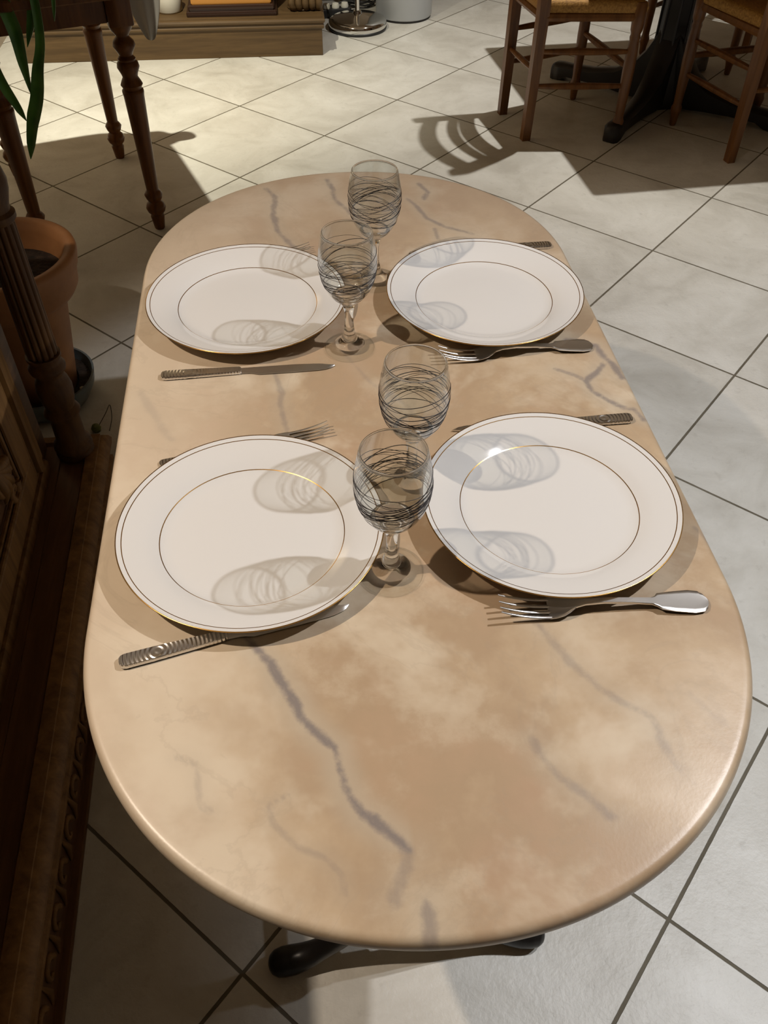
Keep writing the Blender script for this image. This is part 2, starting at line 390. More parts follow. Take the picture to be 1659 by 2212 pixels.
plates = [
 make_plate('white gold-rimmed plate at the front left, knife sticking out below it', -.1293, .5600, TZ),
 make_plate('white gold-rimmed plate at the front right, above the nearest fork', .1680, .6010, TZ+.001),
 make_plate('white gold-rimmed plate at the back left, behind the fully visible knife', -.1820, .9660, TZ),
 make_plate('white gold-rimmed plate at the back right of the marble table', .1300, .9860, TZ+.001)]

# ------------------------------------------------------------------ wine glasses
GP = [(.0305,.0004),(.0312,.0015),(.0305,.0028),(.026,.0042),(.0205,.0058),(.0195,.0072),(.0150,.0100),(.0105,.0150),(.0078,.0215),(.0062,.0290),(.0054,.038),(.0053,.046),(.0058,.054),(.0074,.0605),(.0098,.0655),(.0150,.0705),(.0215,.0775),(.0270,.0865),(.0310,.0970),(.0333,.1080),(.0342,.1180),(.0338,.1290),(.0325,.1400),(.0306,.1500),(.0293,.1556),(.0287,.1562),(.0281,.1556),
      (.0294,.1498),(.0312,.1398),(.0325,.1288),(.0329,.1180),(.0320,.1082),(.0297,.0976),(.0256,.0874),(.0200,.0796),(.0135,.0745),(.0065,.0722),(.0004,.0716)]
def smooth2(pr, k=4):
    q = smoothpath([(a, b, 0) for a, b in pr], k); return [(max(v.x, .0003), v.y) for v in q]
def outer_r(z):
    pts = GP[13:25]; zs = [p_[1] for p_ in pts]; rs = [p_[0] for p_ in pts]; return float(np.interp(z, zs, rs))
glass_mesh = None
def make_glass(label, x, y, seed):
    global glass_mesh
    g = thing('wine_glass', label, 'glass', (x, y, TZ+.0002), random.Random(seed).uniform(0, 6), 'wine glasses down the middle of the table')
    if glass_mesh is None:
        fullp = smooth2([(.0004,-.0006),(.012,-.0006),(.028,-.0006)] + GP, 4)
        zt = .0765; pk = max(range(len(fullp)), key=lambda i: fullp[i][1])
        up = [q for i, q in enumerate(fullp) if i <= pk and q[1] < zt]; dn = [q for i, q in enumerate(fullp) if i > pk and q[1] < zt]
        zr = .1538; wall = [q for q in fullp if zt <= q[1] < zr]; rim_ = [q for q in fullp if q[1] >= zr]
        rim_ = [((a-.0294)*1.25+.0294+.00005, b) for a, b in rim_]
        wi = [i for i, q in enumerate(fullp) if zt <= q[1] < zr]
        zf = .0076; ft_ = [q for q in up if q[1] < zf]; st_ = [q for q in up if q[1] >= zf]
        glass_mesh = (MB().lathe(st_+dn, 72).build('stem', m_glass, g, auto=0).data, MB().lathe(ft_, 72).build('foot', m_bowl, g, auto=50).data, MB().lathe(wall, 72, closed=True).build('bowl', m_bowl, g, auto=0).data, MB().lathe(rim_, 72, closed=True).build('rim', m_glass, g, auto=0).data)
    else:
        for nm_, me_ in zip(('stem', 'foot', 'bowl', 'rim'), glass_mesh):
            b = bpy.data.objects.new(nm_, me_); C.objects.link(b); b.parent = g
    g.children[0].cycles.is_caustics_caster = True
    R = random.Random(seed); mb = MB()
    for k in range(19):
        zc = R.uniform(.094, .126); amp = R.uniform(.003, .0125); ph = R.uniform(0, 2*PI); a2 = R.uniform(0, .0025); p2 = R.uniform(0, 6)
        pts = []
        for i in range(64):
            a = 2*PI*i/64; z = zc + amp*math.sin(a+ph) + a2*math.sin(2*a+p2); z = min(max(z, .0835), .1345)
            r_ = outer_r(z)+.00012; pts.append((r_*math.cos(a), r_*math.sin(a), z))
        mb.tube(pts, R.choice([.0002,.00027,.0004]), 5, closed=True)
    l_ = mb.build('painted_lines', m_line, g, auto=0); l_['label'] = 'tangle of thin black lines round the bowl'
    return g
make_glass('nearest wine glass, standing between the two front plates', .0075, .5180, 3)
make_glass('second nearest wine glass, its stem hidden behind the front one', .0280, .6400, 7)
make_glass('wine glass at the right edge of the back left plate', -.0449, .8805, 11)
make_glass('farthest wine glass, left of the back right plate', -.0160, 1.0370, 19)

# ------------------------------------------------------------------ cutlery
def ribbon(secs, seg=12):
    """secs: (x, halfwidth, z, thickness, dish)"""
    out = []
    for x, w, z, th, dish in secs:
        c_ = []
        for i in range(seg+1):
            u = -1+2*i/seg; c_.append((x, w*u, z+th/2+dish*u*u - (th*.35 if abs(u) == 1 else 0)))
        for i in range(seg, -1, -1):
            u = -1+2*i/seg; c_.append((x, w*u, z-th/2+dish*u*u + (th*.35 if abs(u) == 1 else 0)))
        out.append(c_)
    return out
def interp(keys, n):
    k = np.array(keys, float); xs = np.linspace(k[0,0], k[-1,0], n)
    return [tuple([x]+[float(np.interp(x, k[:,0], k[:,i])) for i in range(1, k.shape[1])]) for x in xs]
def ang(a, b): return math.atan2(b[1]-a[1], b[0]-a[0])
def make_knife(label, a, b):
    g = thing('table_knife', label, 'knife', (a[0], a[1], TZ), ang(a, b), 'steel knives on the marble table')
    H = [(0,.0015,.0028,.0030,0),(.0008,.0045,.0029,.0042,0),(.0025,.0064,.0029,.0052,0),(.006,.0075,.0029,.0054,0),(.03,.0074,.0029,.0052,0),(.07,.0062,.0028,.0050,0),(.094,.0055,.0027,.0048,0),(.0955,.004,.0027,.004,0)]
    MB().sweep(ribbon(H)).build('handle', m_groove, g, auto=50)
    # blade: straight back, bellied edge
    secs = []
    for x in np.linspace(.094, .2085, 30):
        u = (x-.094)/.1145
        lo = float(np.interp(u, [0,.04,.12,.2,.6,.85,.95,1.], [.0045,.0045,.0050,.0085,.0090,.0085,.006,.0015]))
        hi = float(np.interp(u, [0,.04,.6,.85,.95,1.], [.0045,.0045,.0045,.0025,-.0005,-.001]))
        secs.append([(x,-lo,.0017),(x,(hi-lo)/2,.0026),(x,hi,.0030),(x,hi,.0012),(x,(hi-lo)/2,.0008),(x,-lo,.0013)])
    MB().sweep(secs).build('blade', m_blade, g, auto=40)
    return g
def make_fork(label, a, b, fiddle):
    g = thing('table_fork', label, 'fork', (a[0], a[1], TZ), ang(a, b), 'steel forks on the marble table')
    if fiddle:
        sc_ = (1,1,1)
        H = [(0,.0012,.0022,.0016,0),(.0008,.0042,.0022,.0018,.0002),(.003,.0090,.0023,.002,.0003),(.007,.0118,.0026,.0022,.0003),(.016,.0132,.0032,.0023,.0002),(.034,.0114,.0046,.0023,.0002),(.047,.0094,.0060,.0024,0),(.0505,.0060,.0063,.0026,0),(.055,.0040,.0070,.0028,0),(.075,.0032,.0095,.0030,0),(.10,.0030,.0115,.0032,0),(.118,.0036,.0110,.0030,0),(.127,.0052,.0092,.0026,.0003)]
    else:
        sc_ = (.955,.80,.62)
        H = [(0,.0015,.0028,.0024,0),(.0008,.0045,.0029,.0034,0),(.0025,.0064,.0029,.0040,0),(.006,.0071,.0029,.0040,0),(.03,.0068,.0032,.0038,0),(.07,.0045,.006,.0034,0),(.10,.0030,.0105,.0032,0),(.118,.0036,.0105,.0030,0),(.127,.0052,.0092,.0026,.0003)]
    MB().sweep(ribbon(H)).build('handle', m_steel if fiddle else m_groove, g, auto=50)
    Hd = [(.1265,.0050,.0093,.0024,.0003),(.132,.0085,.0068,.0020,.0012),(.138,.0112,.0045,.0018,.0020),(.145,.0124,.0030,.0017,.0023),(.151,.0124,.0024,.0016,.0022)]
    hd = MB().sweep(ribbon(Hd)).build('head', m_steel, g, auto=50)
    for k in range(4):
        y0 = (-1.5+k)*.0068; secs = []
        for x in np.linspace(.1495, .197, 14):
            u = (x-.1495)/.0475; w = .0022-.0012*u; z = .0026+ .0022*(y0/.0102)**2*.8 + .0115*u**2; yy = y0*(1-.04*u)
            th = .0017-.0006*u; secs.append([(x,yy-w,z),(x,yy-w*.6,z+th*.5),(x,yy+w*.6,z+th*.5),(x,yy+w,z),(x,yy+w*.6,z-th*.5),(x,yy-w*.6,z-th*.5)])
        MB().sweep(secs).build('tine', m_steel, hd, auto=60)
    for o in g.children: o.scale = sc_
    return g
make_knife('knife with ringed handle poking out under the front left plate', (-.2290,.4100), (-.034,.4771))
make_knife('whole knife lying below the back left plate', (-.2690,.8155), (-.0626,.8431))
make_knife('knife handle showing behind the right of the front right plate', (.2825,.7465), (.0731,.7208))
make_knife('knife half hidden behind the back right plate', (.2400,1.1354), (.0332,1.1103))
make_fork('fork half hidden behind the front left plate, four tines showing', (-.2420,.6635), (-.0609,.7203), False)
make_fork('fork almost hidden behind the back left plate', (-.2930,1.0705), (-.1117,1.1152), False)
make_fork('nearest fork, spatula-ended handle, below the front right plate', (.3020,.4845), (.1042,.4693), True)
make_fork('fork with spatula-ended handle below the back right plate', (.2600,.8885), (.0625,.8545), True)

# ------------------------------------------------------------------ small turned-leg table, upper left
E1 = Vector((-.4266,.9044,0)); E2 = Vector((.9044,.4266,0)); L1 = Vector((-.726,2.523,0)); SA = math.atan2(E2.y, E2.x)
st = thing('side_table', 'dark turned-leg side table in the upper left corner', 'table', L1, SA)   # local x = outward right, y = away
LEG = [(.014,0),(.016,.003),(.0205,.036),(.0215,.042),(.018,.048),(.0265,.058),(.0305,.070),(.0265,.083),(.0185,.091),(.0235,.099),(.028,.113),(.0225,.122),(.0185,.127),(.0188,.132),(.029,.405),(.0305,.415),(.030,.421),(.026,.425),(.027,.429),(.031,.436),(.027,.445),(.021,.456),(.0235,.465),(.031,.482),(.029,.493),(.0235,.499),(.0245,.504),(.018,.512),(.022,.521),(.031,.537),(.028,.548),(.0175,.560),(.018,.564),(.030,.580),(.033,.592)]
legm = None
for lx, ly in ((0,0),(0,.565),(-.357,0),(-.357,.565)):
    mb = MB().lathe(LEG, 28, (0,0,0)); mb.box((-.033,-.033,.59),(.033,.033,.724),.003)
    o = mb.build('leg', m_legwood, st, auto=50, loc=(lx,ly,0))
MB().box((-.324,-.016,.60),(-.033,.012,.722),.002).build('apron', m_legwood, st)
MB().box((-.324,.553,.60),(-.033,.581,.722),.002).build('apron', m_legwood, st)
MB().box((-.016,.033,.60),(.012,.532,.722),.002).build('apron', m_legwood, st)
MB().box((-.373,.033,.60),(-.345,.532,.722),.002).build('apron', m_legwood, st)
tp = []
X0, X1, Y0, Y1, RR = -.45, .160, -.29, .64, .17
for cx_, cy_, a0 in ((X1-RR, Y1-RR, 0), (X0+RR, Y1-RR, 90), (X0+RR, Y0+RR, 180), (X1-RR, Y0+RR, 270)):
    for k in range(9): a = math.radians(a0+k*90/8); tp.append((cx_+RR*math.cos(a), cy_+RR*math.sin(a)))
def plate_prism(pts, z0, z1, ch=.004):
    c_ = np.mean(np.array(pts), 0); ins = [tuple(c_+(np.array(q)-c_)*(1-ch*3)) for q in pts]
    return [[(x,y,z0) for x,y in ins],[(x,y,z0+ch) for x,y in pts],[(x,y,z1-ch) for x,y in pts],[(x,y,z1) for x,y in ins]]
MB().sweep(plate_prism(tp, .724, .748)).build('tabletop', m_legwood, st)
# grey cloth whose pointed corner hangs over the far edge of it
cl = MB(); n = 22; secs = []
top_c = Vector((-.79, 3.045, .756)); 
for q_, w_ in (((-.955, 2.955), .055), ((-.895, 3.03), .062), ((-.840, 3.095), .062)):
    f_ = [Vector((q_[0]+a*w_, q_[1]+(-.35*a*w_), .7535)) for a in (-1,-.62,-.25,.05,.30,.65,1)]
    secs.append([tuple(v) for v in f_]+[tuple(v-Vector((0,0,.004))) for v in reversed(f_)])
for i in range(n+1):
    u = i/n; z = .750-.390*u; w = .060*(1-u**3.2)+.012; w *= (.75+.25*math.sin(min(u*1.6,1)*PI/2))
    cx_ = -.815+.012*u; c_ = []
    fold = .026*(1-.3*u)
    pts = [(-1,0),(-.62,.55),(-.25,.15),(.05,-1.0),(.30,.25),(.65,.65),(1,.05)]
    f_ = [Vector((cx_+a*w, 3.12+b*fold*.6, z-abs(a)*.035*(1-u)-.0)) for a, b in pts]; b_ = [q+Vector((0,.004,0)) for q in reversed(f_)]
    secs.append([tuple(q) for q in f_+b_])
cl.sweep(secs)
cb_ = MB(); 
M_ = Matrix.Translation(L1) @ Matrix.Rotation(SA, 4, 'Z')
hang = cl.build('cloth_corner', m_cloth, auto=0)
mb = MB(); mb.box((-.25,.20,.7485),(.13,.50,.7525),.0015)
lay = mb.build('grey_cloth', m_cloth); lay.location = L1; lay.rotation_euler = (0,0,SA); tag(lay, 'grey cloth draped over the far corner of the turned-leg table', 'cloth')
hang.name = 'hanging_corner'; hang.parent = lay; hang.matrix_parent_inverse = (Matrix.Translation(L1) @ Matrix.Rotation(SA, 4, 'Z')).inverted()
sol = hang.modifiers.new('sub', 'SUBSURF'); sol.levels = 1; sol.render_levels = 1

# potted plant on it, long strap leaves hanging towards us
pl = thing('potted_plant', 'plant with long green strap leaves drooping at the upper left', 'plant', (-.93, 2.42, .7485))
MB().lathe([(.055,0),(.075,.10),(.085,.11),(.085,.125),(.075,.125),(.07,.105),(.002,.105)], 32).build('flower_pot', m_bluegrey, pl, auto=50)
MB().lathe([(.068,.10),(.066,.112),(.002,.116)], 24).build('soil', m_soil, pl)
def leaf(pts, wmax, tipw=.0, name='leaf', prof=None):
    path = smoothpath(pts, 6); n = len(path); mb = MB(); secs = []
    for i, q in enumerate(path):
        u = i/(n-1); w = wmax*(float(np.interp(u, [q_[0] for q_ in prof], [q_[1] for q_ in prof])) if prof else math.sin(min(1, .25+u*.9)*PI)**.6)
        w = max(w, .0006); tg = path[min(i+1,n-1)]-path[max(i-1,0)]; tg.normalize()
        side = tg.cross(Vector((0,-1,.35))); side.normalize(); nn = side.cross(tg); k = w*.45
        f_ = [q-side*w+nn*k, q-side*w*.5+nn*k*.35, q, q+side*w*.5+nn*k*.35, q+side*w+nn*k]
        secs.append([tuple(v-Vector((-.93,2.42,.7485))) for v in f_]+[tuple(v-nn*.0012-Vector((-.93,2.42,.7485))) for v in reversed(f_)])
    mb.sweep(secs); return mb.build(name, m_leaf, pl, auto=60)
PW = [(0,.5),(.25,.8),(.5,1),(.75,1),(.9,.6),(1,0)]
leaf([(-.93,2.41,.86),(-.92,2.36,.97),(-.895,2.25,.97),(-.875,2.17,.87),(-.871,2.15,.747),(-.863,2.15,.681),(-.866,2.15,.611),(-.868,2.15,.535)], .017, prof=[(0,.5),(.4,.9),(.7,1),(.85,.7),(1,0)])
leaf([(-.92,2.41,.86),(-.87,2.36,.95),(-.82,2.25,.94),(-.800,2.16,.84),(-.801,2.15,.734),(-.812,2.15,.66),(-.834,2.15,.60),(-.855,2.15,.535),(-.885,2.15,.471),(-.917,2.15,.384)], .0165, prof=[(0,.4),(.4,.6),(.6,.7),(.72,.95),(.85,1),(.94,.7),(1,0)])
leaf([(-.93,2.42,.86),(-.86,2.38,.92),(-.82,2.28,.90),(-.806,2.19,.82),(-.812,2.18,.748),(-.83,2.18,.70),(-.858,2.18,.640)], .013, prof=PW)
leaf([(-.92,2.43,.86),(-.84,2.38,.93),(-.78,2.27,.90),(-.758,2.17,.82),(-.757,2.15,.755),(-.768,2.15,.705)], .006, prof=PW)
leaf([(-.95,2.41,.86),(-.97,2.36,.93),(-.975,2.25,.90),(-.955,2.17,.75),(-.938,2.15,.63),(-.927,2.15,.563),(-.912,2.15,.52),(-.899,2.15,.480)], .0125, prof=[(0,.4),(.5,.8),(.75,1),(.9,.7),(1,0)])
leaf([(-.95,2.43,.86),(-1.02,2.45,.98),(-1.10,2.48,.99),(-1.17,2.50,.90)], .014, prof=PW)
leaf([(-.92,2.44,.86),(-.90,2.52,1.0),(-.86,2.60,1.02),(-.82,2.68,.93)], .014, prof=PW)

# ------------------------------------------------------------------ terracotta pot in its saucer bowl
PX, PY = -.842, 1.655
tag(MB().lathe([(.085,0),(.105,.010),(.124,.045),(.129,.072),(.124,.072),(.118,.045),(.100,.017),(.002,.016)], 48).build('saucer_bowl', m_bluegrey, loc=(PX,PY,0)),
    'blue-grey bowl under the big terracotta pot', 'bowl')
sb = MB().lathe([(.100,.019),(.1175,.048),(.089,.051),(.086,.025)], 40, closed=True)
tag(sb.build('bowl_soil', m_soil, loc=(PX,PY,0)), 'dark soil and litter filling the blue-grey bowl', 'soil')['kind'] = 'stuff'
for i, (a, rr, s_) in enumerate(((-32,.104,.009),(-12,.107,.006),(-52,.106,.006))):
    a = math.radians(a)
    q = MB().lathe([(.0005,-s_*.5),(s_*.8,-s_*.25),(s_,0),(s_*.8,s_*.3),(.0005,s_*.45)], 12).build('pebble', m_pebble, loc=(PX+rr*math.cos(a), PY+rr*math.sin(a), .0505+s_*.45))
    tag(q, ['largest pale pebble on the soil in the blue-grey bowl', 'small pale pebble at the right of the blue-grey bowl', 'small pale pebble nearest the wooden column in the bowl'][i], 'pebble', 'pebbles in the saucer bowl')
tp_ = thing('terracotta_pot', 'large terracotta flowerpot with a thick collar beside the carved cabinet', 'flowerpot', (PX,PY,.0165))
MB().lathe([(.001,0),(.075,0),(.080,.006),(.118,.272),(.128,.280),(.144,.287),(.152,.300),(.156,.332),(.162,.345),(.167,.372),(.165,.381),(.158,.384),(.142,.380),(.136,.36),(.130,.33),(.126,.30),(.001,.30)], 64).build('pot_body', m_terra, tp_, auto=60)
MB().lathe([(.001,.325),(.08,.328),(.1285,.322),(.1255,.302),(.001,.3015)], 32).build('soil', m_soil, tp_)
sp = thing('plant_feeder', 'tiny green feeder knob on the floor beside the blue-grey bowl', 'feeder', (-.690,1.535,0))
MB().lathe([(.002,.0),(.010,.002),(.012,.010),(.008,.018),(.002,.021)], 16).build('knob', m_green, sp)
MB().tube(smoothpath([(0,0,.004),(.02,.03,.03),(.028,.05,.04),(.03,.035,.012),(.03,.0,.0016)], 6), .0009, 6).build('wire_loop', m_cable, sp)

# ------------------------------------------------------------------ carved cabinet along the left
CA = math.atan2(.058, .43); CO = Vector((-.5775,1.3065,0))      # far front corner on the floor
cab = thing('carved_cabinet', 'dark carved oak cabinet on a moulded plinth at the left edge', 'cabinet', CO, CA)
# local: x outwards (to the aisle), y along the wall away from the viewer; body goes to -x and -y
D, LN = .60, 1.75
mb = MB().box((-D,-LN,0),(-.006,-.004,.115),.003); mb.box((-D,-LN,.11),(-.03,-.02,.185),.002)
mb.build('plinth', m_darkwood, cab, smooth=False)
# moulding profile along front and far end
prf = [(-.030,.112),(-.002,.114),(.006,.120),(.006,.130),(.000,.136),(-.002,.142),(.004,.150),(.010,.160),(.012,.172),(.008,.182),(.000,.190),(-.004,.192),(-.004,.197),(-.012,.200),(-.024,.200),(-.028,.194),(-.030,.185)]
s1 = [(a,-LN,z) for a, z in prf]; s2 = [(a,a,z) for a, z in prf]; s3 = [(-D,a,z) for a, z in prf]
MB().sweep([s1,s2,s3]).build('moulding', m_carved, cab, auto=30)
MB().box((-.022,-LN,0),(.006,0.004,.014),.003).build('base_strip', m_darkwood, cab)
# carved frieze below the moulding: row of leaf scrolls
fr = MB()
for k in range(26):
    yc = -.03-k*.066
    pts = []
    for i in range(15):
        a = i/14*1.6*PI; r_ = .020*(1-i/14*.72); pts.append((-.004, yc-.020+r_*math.cos(a)*1.0, .062+r_*math.sin(a)*1.35))
    fr.tube(pts, [.0052*(1-i/14*.45) for i in range(15)], 7)
    fr.tube([(-.005,yc-.052,.030),(-.002,yc-.045,.060),(-.005,yc-.048,.095)], [.002,.0055,.002], 7)
fr.build('carved_frieze', m_carved, cab, auto=60)
# ledge boards
MB().box((-.075,-LN,.185),(-.028,-.028,.1895),.001).build('ledge_board', m_darkwood, cab)
MB().box((-D,-LN,.185),(-.075,-.028,.193),.001).build('ledge_board', m_darkwood, cab)
FB = -.105
mb = MB(); mb.box((-D,-LN,.193),(FB,-.03,.86),.003); mb.build('carcass', m_darkwood, cab, smooth=False)
MB().box((-D,-LN,.86),(.0,.0,.90),.006).build('top_board', m_darkwood, cab)
# base rail and stile mouldings in front of the carcass
mb = MB(); mb.box((FB-.002,-LN,.193),(FB+.016,-.095,.222),.004); mb.box((FB-.002,-LN,.222),(FB+.009,-.095,.232),.003); mb.build('base_rail', m_carved, cab)
mb = MB()
for y0, y1, e in ((-.125,-.100,.012),(-.148,-.128,.020),(-.160,-.150,.010)): mb.box((FB-.002,y0-.0,.232),(FB+e,y1,.86),.003) if False else mb.box((FB-.002,y0,.232),(FB+e,y1,.86),.003)
mb.build('stile', m_carved, cab)
def door(y1, y0):
    fr_ = MB(); w = .05
    fr_.box((FB,y0,.236),(FB+.014,y1,.236+w),.003); fr_.box((FB,y0,.80),(FB+.014,y1,.85),.003)
    fr_.box((FB,y0,.236+w),(FB+.014,y0+w,.80),.003); fr_.box((FB,y1-w,.236+w),(FB+.014,y1,.80),.003)
    for q in (w+.004, w+.016):   # inner bead frames
        x_ = FB+.010 if q < w+.01 else FB+.006
        fr_.tube([(x_,y0+q,.236+q),(x_,y1-q,.236+q),(x_,y1-q,.85-q),(x_,y0+q,.85-q)], .004, 6, closed=True)
    dr = fr_.build('door', m_carved, cab, smooth=False)
    rl = MB(); yc = (y0+y1)/2; zc = .54; rnd = random.Random(4)
    for sy in (-1, 1):
        for sz in (-1, 1):
            for s_, r0 in (((.095,.17),.046),((.06,.08),.034),((.12,.07),.028),((.125,.235),.024)):
                pts = []
                for i in range(22):
                    a = i/21*2.3*PI; r_ = r0*(1-i/21*.82)
                    pts.append((FB+.006, yc+sy*(s_[0]+r_*math.cos(a)), zc+sz*(s_[1]+r_*math.sin(a))))
                rl.tube(pts, [.0085*(1-i/21*.5) for i in range(22)], 7)
            for k in range(5):   # acanthus fingers towards the corners
                a = math.radians(20+k*17); p0 = Vector((FB+.004, yc+sy*.08, zc+sz*.15)); L_ = .10-.012*abs(k-2)
                p1 = p0+Vector((.008, sy*math.cos(a)*L_*.6, sz*math.sin(a)*L_*.6)); p2 = p0+Vector((.0, sy*math.cos(a)*L_, sz*math.sin(a)*L_))
                rl.tube(smoothpath([p0,p1,p2], 4), [.006,.008,.0095,.010,.009,.007,.005,.003,.001], 7)
    rl.tube([(FB+.004,yc,zc-.20),(FB+.014,yc,zc-.1),(FB+.02,yc,zc),(FB+.014,yc,zc+.1),(FB+.004,yc,zc+.20)], [.004,.022,.034,.022,.004], 10)
    rl.build('carved_relief', m_carved, dr, auto=60)
door(-.165,-.62); door(-.66,-1.115); door(-1.155,-1.61)
# fluted corner column standing on the ledge
col = MB(); NF = 14
cprof = [(.036,.1935),(.037,.200),(.034,.206),(.0375,.213),(.036,.222),(.031,.228),(.0285,.236),(.0275,.285),(.031,.292),(.0345,.299),(.031,.306),(.0265,.312),(.030,.325),(.0325,.340),(.0335,.355),(.030,.372),(.0255,.382),(.026,.390),(.0325,.397),(.0335,.404),(.029,.411),(.0275,.418),(.031,.424),(.031,.430)]
colx, coly = -.047,-.048
cc = MB().lathe(cprof, 36, (colx,coly,0)).build('corner_column', m_column, cab, auto=45)
sh = MB(); vs = []; fs = []; n = NF*8; zs = [(.430,.0262),(.436,.0280),(.55,.0272),(.68,.0262),(.686,.0250)]
for z, r0 in zs:
    for j in range(n):
        a = 2*PI*j/n; fl = abs(math.sin(NF*a/2)); r_ = r0*(.86+.14*min(1, fl*1.35)); vs.append((colx+r_*math.cos(a), coly+r_*math.sin(a), z))
for i in range(len(zs)-1):
    for j in range(n): fs.append((i*n+j, i*n+(j+1)%n, (i+1)*n+(j+1)%n, (i+1)*n+j))
sh.add(vs, fs).build('fluted_shaft', m_column, cc, auto=60)
MB().lathe([(.027,.684),(.032,.690),(.032,.698),(.026,.703),(.027,.712),(.0335,.735),(.035,.750),(.031,.770),(.025,.785),(.026,.80),(.036,.83),(.038,.86)], 36, (colx,coly,0)).build('capital', m_column, cc, auto=45)

# ------------------------------------------------------------------ long low oak chest / plinth at the back left
HA = math.atan2(.154, 1.406); HO = Vector((-.289,4.096,0))
he = thing('oak_sideboard', 'long low oak sideboard plinth across the top left', 'sideboard', HO, HA)
HL = 1.30
mb = MB().box((-HL,.004,0),(-.004,.62,.112),.002); mb.build('plinth', m_hearth, he, smooth=False)
prf = [(.02,.108),(-.001,.110),(-.005,.116),(-.005,.122),(.000,.126),(.000,.131),(-.007,.136),(-.010,.144),(-.007,.151),(.001,.154),(.001,.157),(.02,.157)]
s1 = [(-HL,a,z) for a, z in prf]; s2 = [(-a,a,z) for a, z in prf]; s3 = [(-a,.62,z) for a, z in prf]
MB().sweep([s1,s2,s3]).build('moulding', m_hearth, he, auto=30)
MB().box((-HL,.018,.112),(-.018,.62,.1565),.001).build('ledge', m_hearth, he)
mb = MB(); mb.box((-HL,.34,.1565),(-.03,.62,.88),.004); mb.build('carcass', m_hearth, he, smooth=False)
# scrolled corner foot on the ledge
ft = MB()
for k in range(5):
    a = k*.42-.6
    ft.tube(smoothpath([(-.10+.02*k,.10,.160),(-.13+.03*k,.075,.185),(-.12+.025*k,.09,.235),(-.11+.015*k,.14,.285)], 5), [.004,.008,.013,.015,.016,.016,.016,.015,.014,.013,.012,.011,.010,.009,.008,.007], 8)
ft.lathe([(.055,.1567),(.066,.162),(.060,.172),(.040,.19),(.038,.26),(.05,.30)], 24, (-.085,.14,0))
ft.build('scroll_foot', m_hearth, he, auto=60)
def hp(x, y, z): return (Matrix.Translation(HO) @ Matrix.Rotation(HA, 4, 'Z')) @ Vector((x, y, z))
bx = thing('stepped_box', 'dark brown stepped box with amber front on the sideboard ledge', 'box', hp(-.39,.16,.157), HA)
mb = MB(); mb.box((-.195,-.13,0),(.195,.13,.020),.004); mb.box((-.185,-.12,.020),(.185,.12,.042),.005); mb.build('stepped_base', m_boxwood, bx)
MB().box((-.172,-.108,.042),(.172,.108,.24),.004).build('body', m_amber, bx)
cn = thing('cream_pot', 'small cream pot on the sideboard ledge', 'pot', hp(-.665,.135,.157), 0)
MB().lathe([(.001,0),(.052,0),(.057,.006),(.062,.10),(.060,.104),(.056,.10),(.05,.02),(.001,.02)], 36).build('pot_body', m_white, cn, auto=50)
q = MB().lathe([(.001,0),(.016,0),(.021,.008),(.019,.022),(.012,.030),(.016,.040),(.010,.048),(.001,.050)], 10).build('glass_knob', m_white, loc=hp(-.760,.085,.157), auto=0)
tag(q, 'little white faceted ornament beside the cream pot', 'ornament')

# ------------------------------------------------------------------ lamp foot, cables, bin
lp = thing('floor_lamp', 'floor lamp with a round chrome foot beyond the table', 'lamp', (-.150,4.475,0))
MB().lathe([(.001,0),(.137,0),(.139,.006),(.139,.010),(.1365,.013)], 64).build('rubber_foot', m_cable, lp)
MB().lathe([(.001,.012),(.1365,.013),(.1385,.020),(.137,.034),(.130,.042),(.112,.048),(.06,.056),(.022,.064),(.018,.075),(.001,.075)], 72).build('foot_disc', m_chrome, lp, auto=50)
MB().lathe([(.0105,.07),(.0105,1.55)], 20).build('pole', m_chrome, lp)
MB().lathe([(.10,1.58),(.102,1.58),(.17,1.36),(.168,1.36)], 40, closed=True).build('lamp_shade', m_white, lp)
cbm = MB(); R = random.Random(5)
for k in range(4):
    cx_, cy_, r_ = -.150+R.uniform(-.01,.01), 4.815+R.uniform(-.01,.01), R.uniform(.045,.07)
    cbm.tube([(cx_+r_*math.cos(a*PI/12)*(1+.1*math.sin(a)), cy_+r_*.8*math.sin(a*PI/12), .006+.012*k+.004*math.sin(a*.9)) for a in range(24)], .0045, 8, closed=True)
cbm.tube(smoothpath([(-.16,4.76,.03),(-.20,4.73,.05),(-.27,4.725,.03),(-.31,4.76,.006)], 6), .0045, 8)
tag(cbm.build('cable', m_cable), 'tangled black cable on the floor behind the chrome lamp foot', 'cable')
ps = thing('power_strip', 'black power strip lying in the cable tangle beside the sideboard', 'power strip', (-.262,4.645,0), .3)
MB().box((-.075,-.024,0),(.075,.024,.038),.006).build('case', m_cable, ps); 
for k in range(3): MB().lathe([(.001,.038),(.018,.038),(.019,.046),(.015,.058),(.001,.06)], 16, (-.046+k*.046,0,0)).build('plug', m_white, ps)
bn = thing('waste_bin', 'pale grey round bin at the top, right of the chrome lamp', 'bin', (.072,4.672,0))
MB().lathe([(.001,0),(.132,0),(.134,.004),(.134,.009),(.131,.011)], 56).build('base_ring', m_dark, bn)
MB().lathe([(.001,.010),(.1345,.010),(.1375,.016),(.142,.42),(.139,.42),(.134,.03),(.001,.03)], 64).build('bin_body', m_bin, bn, auto=50)

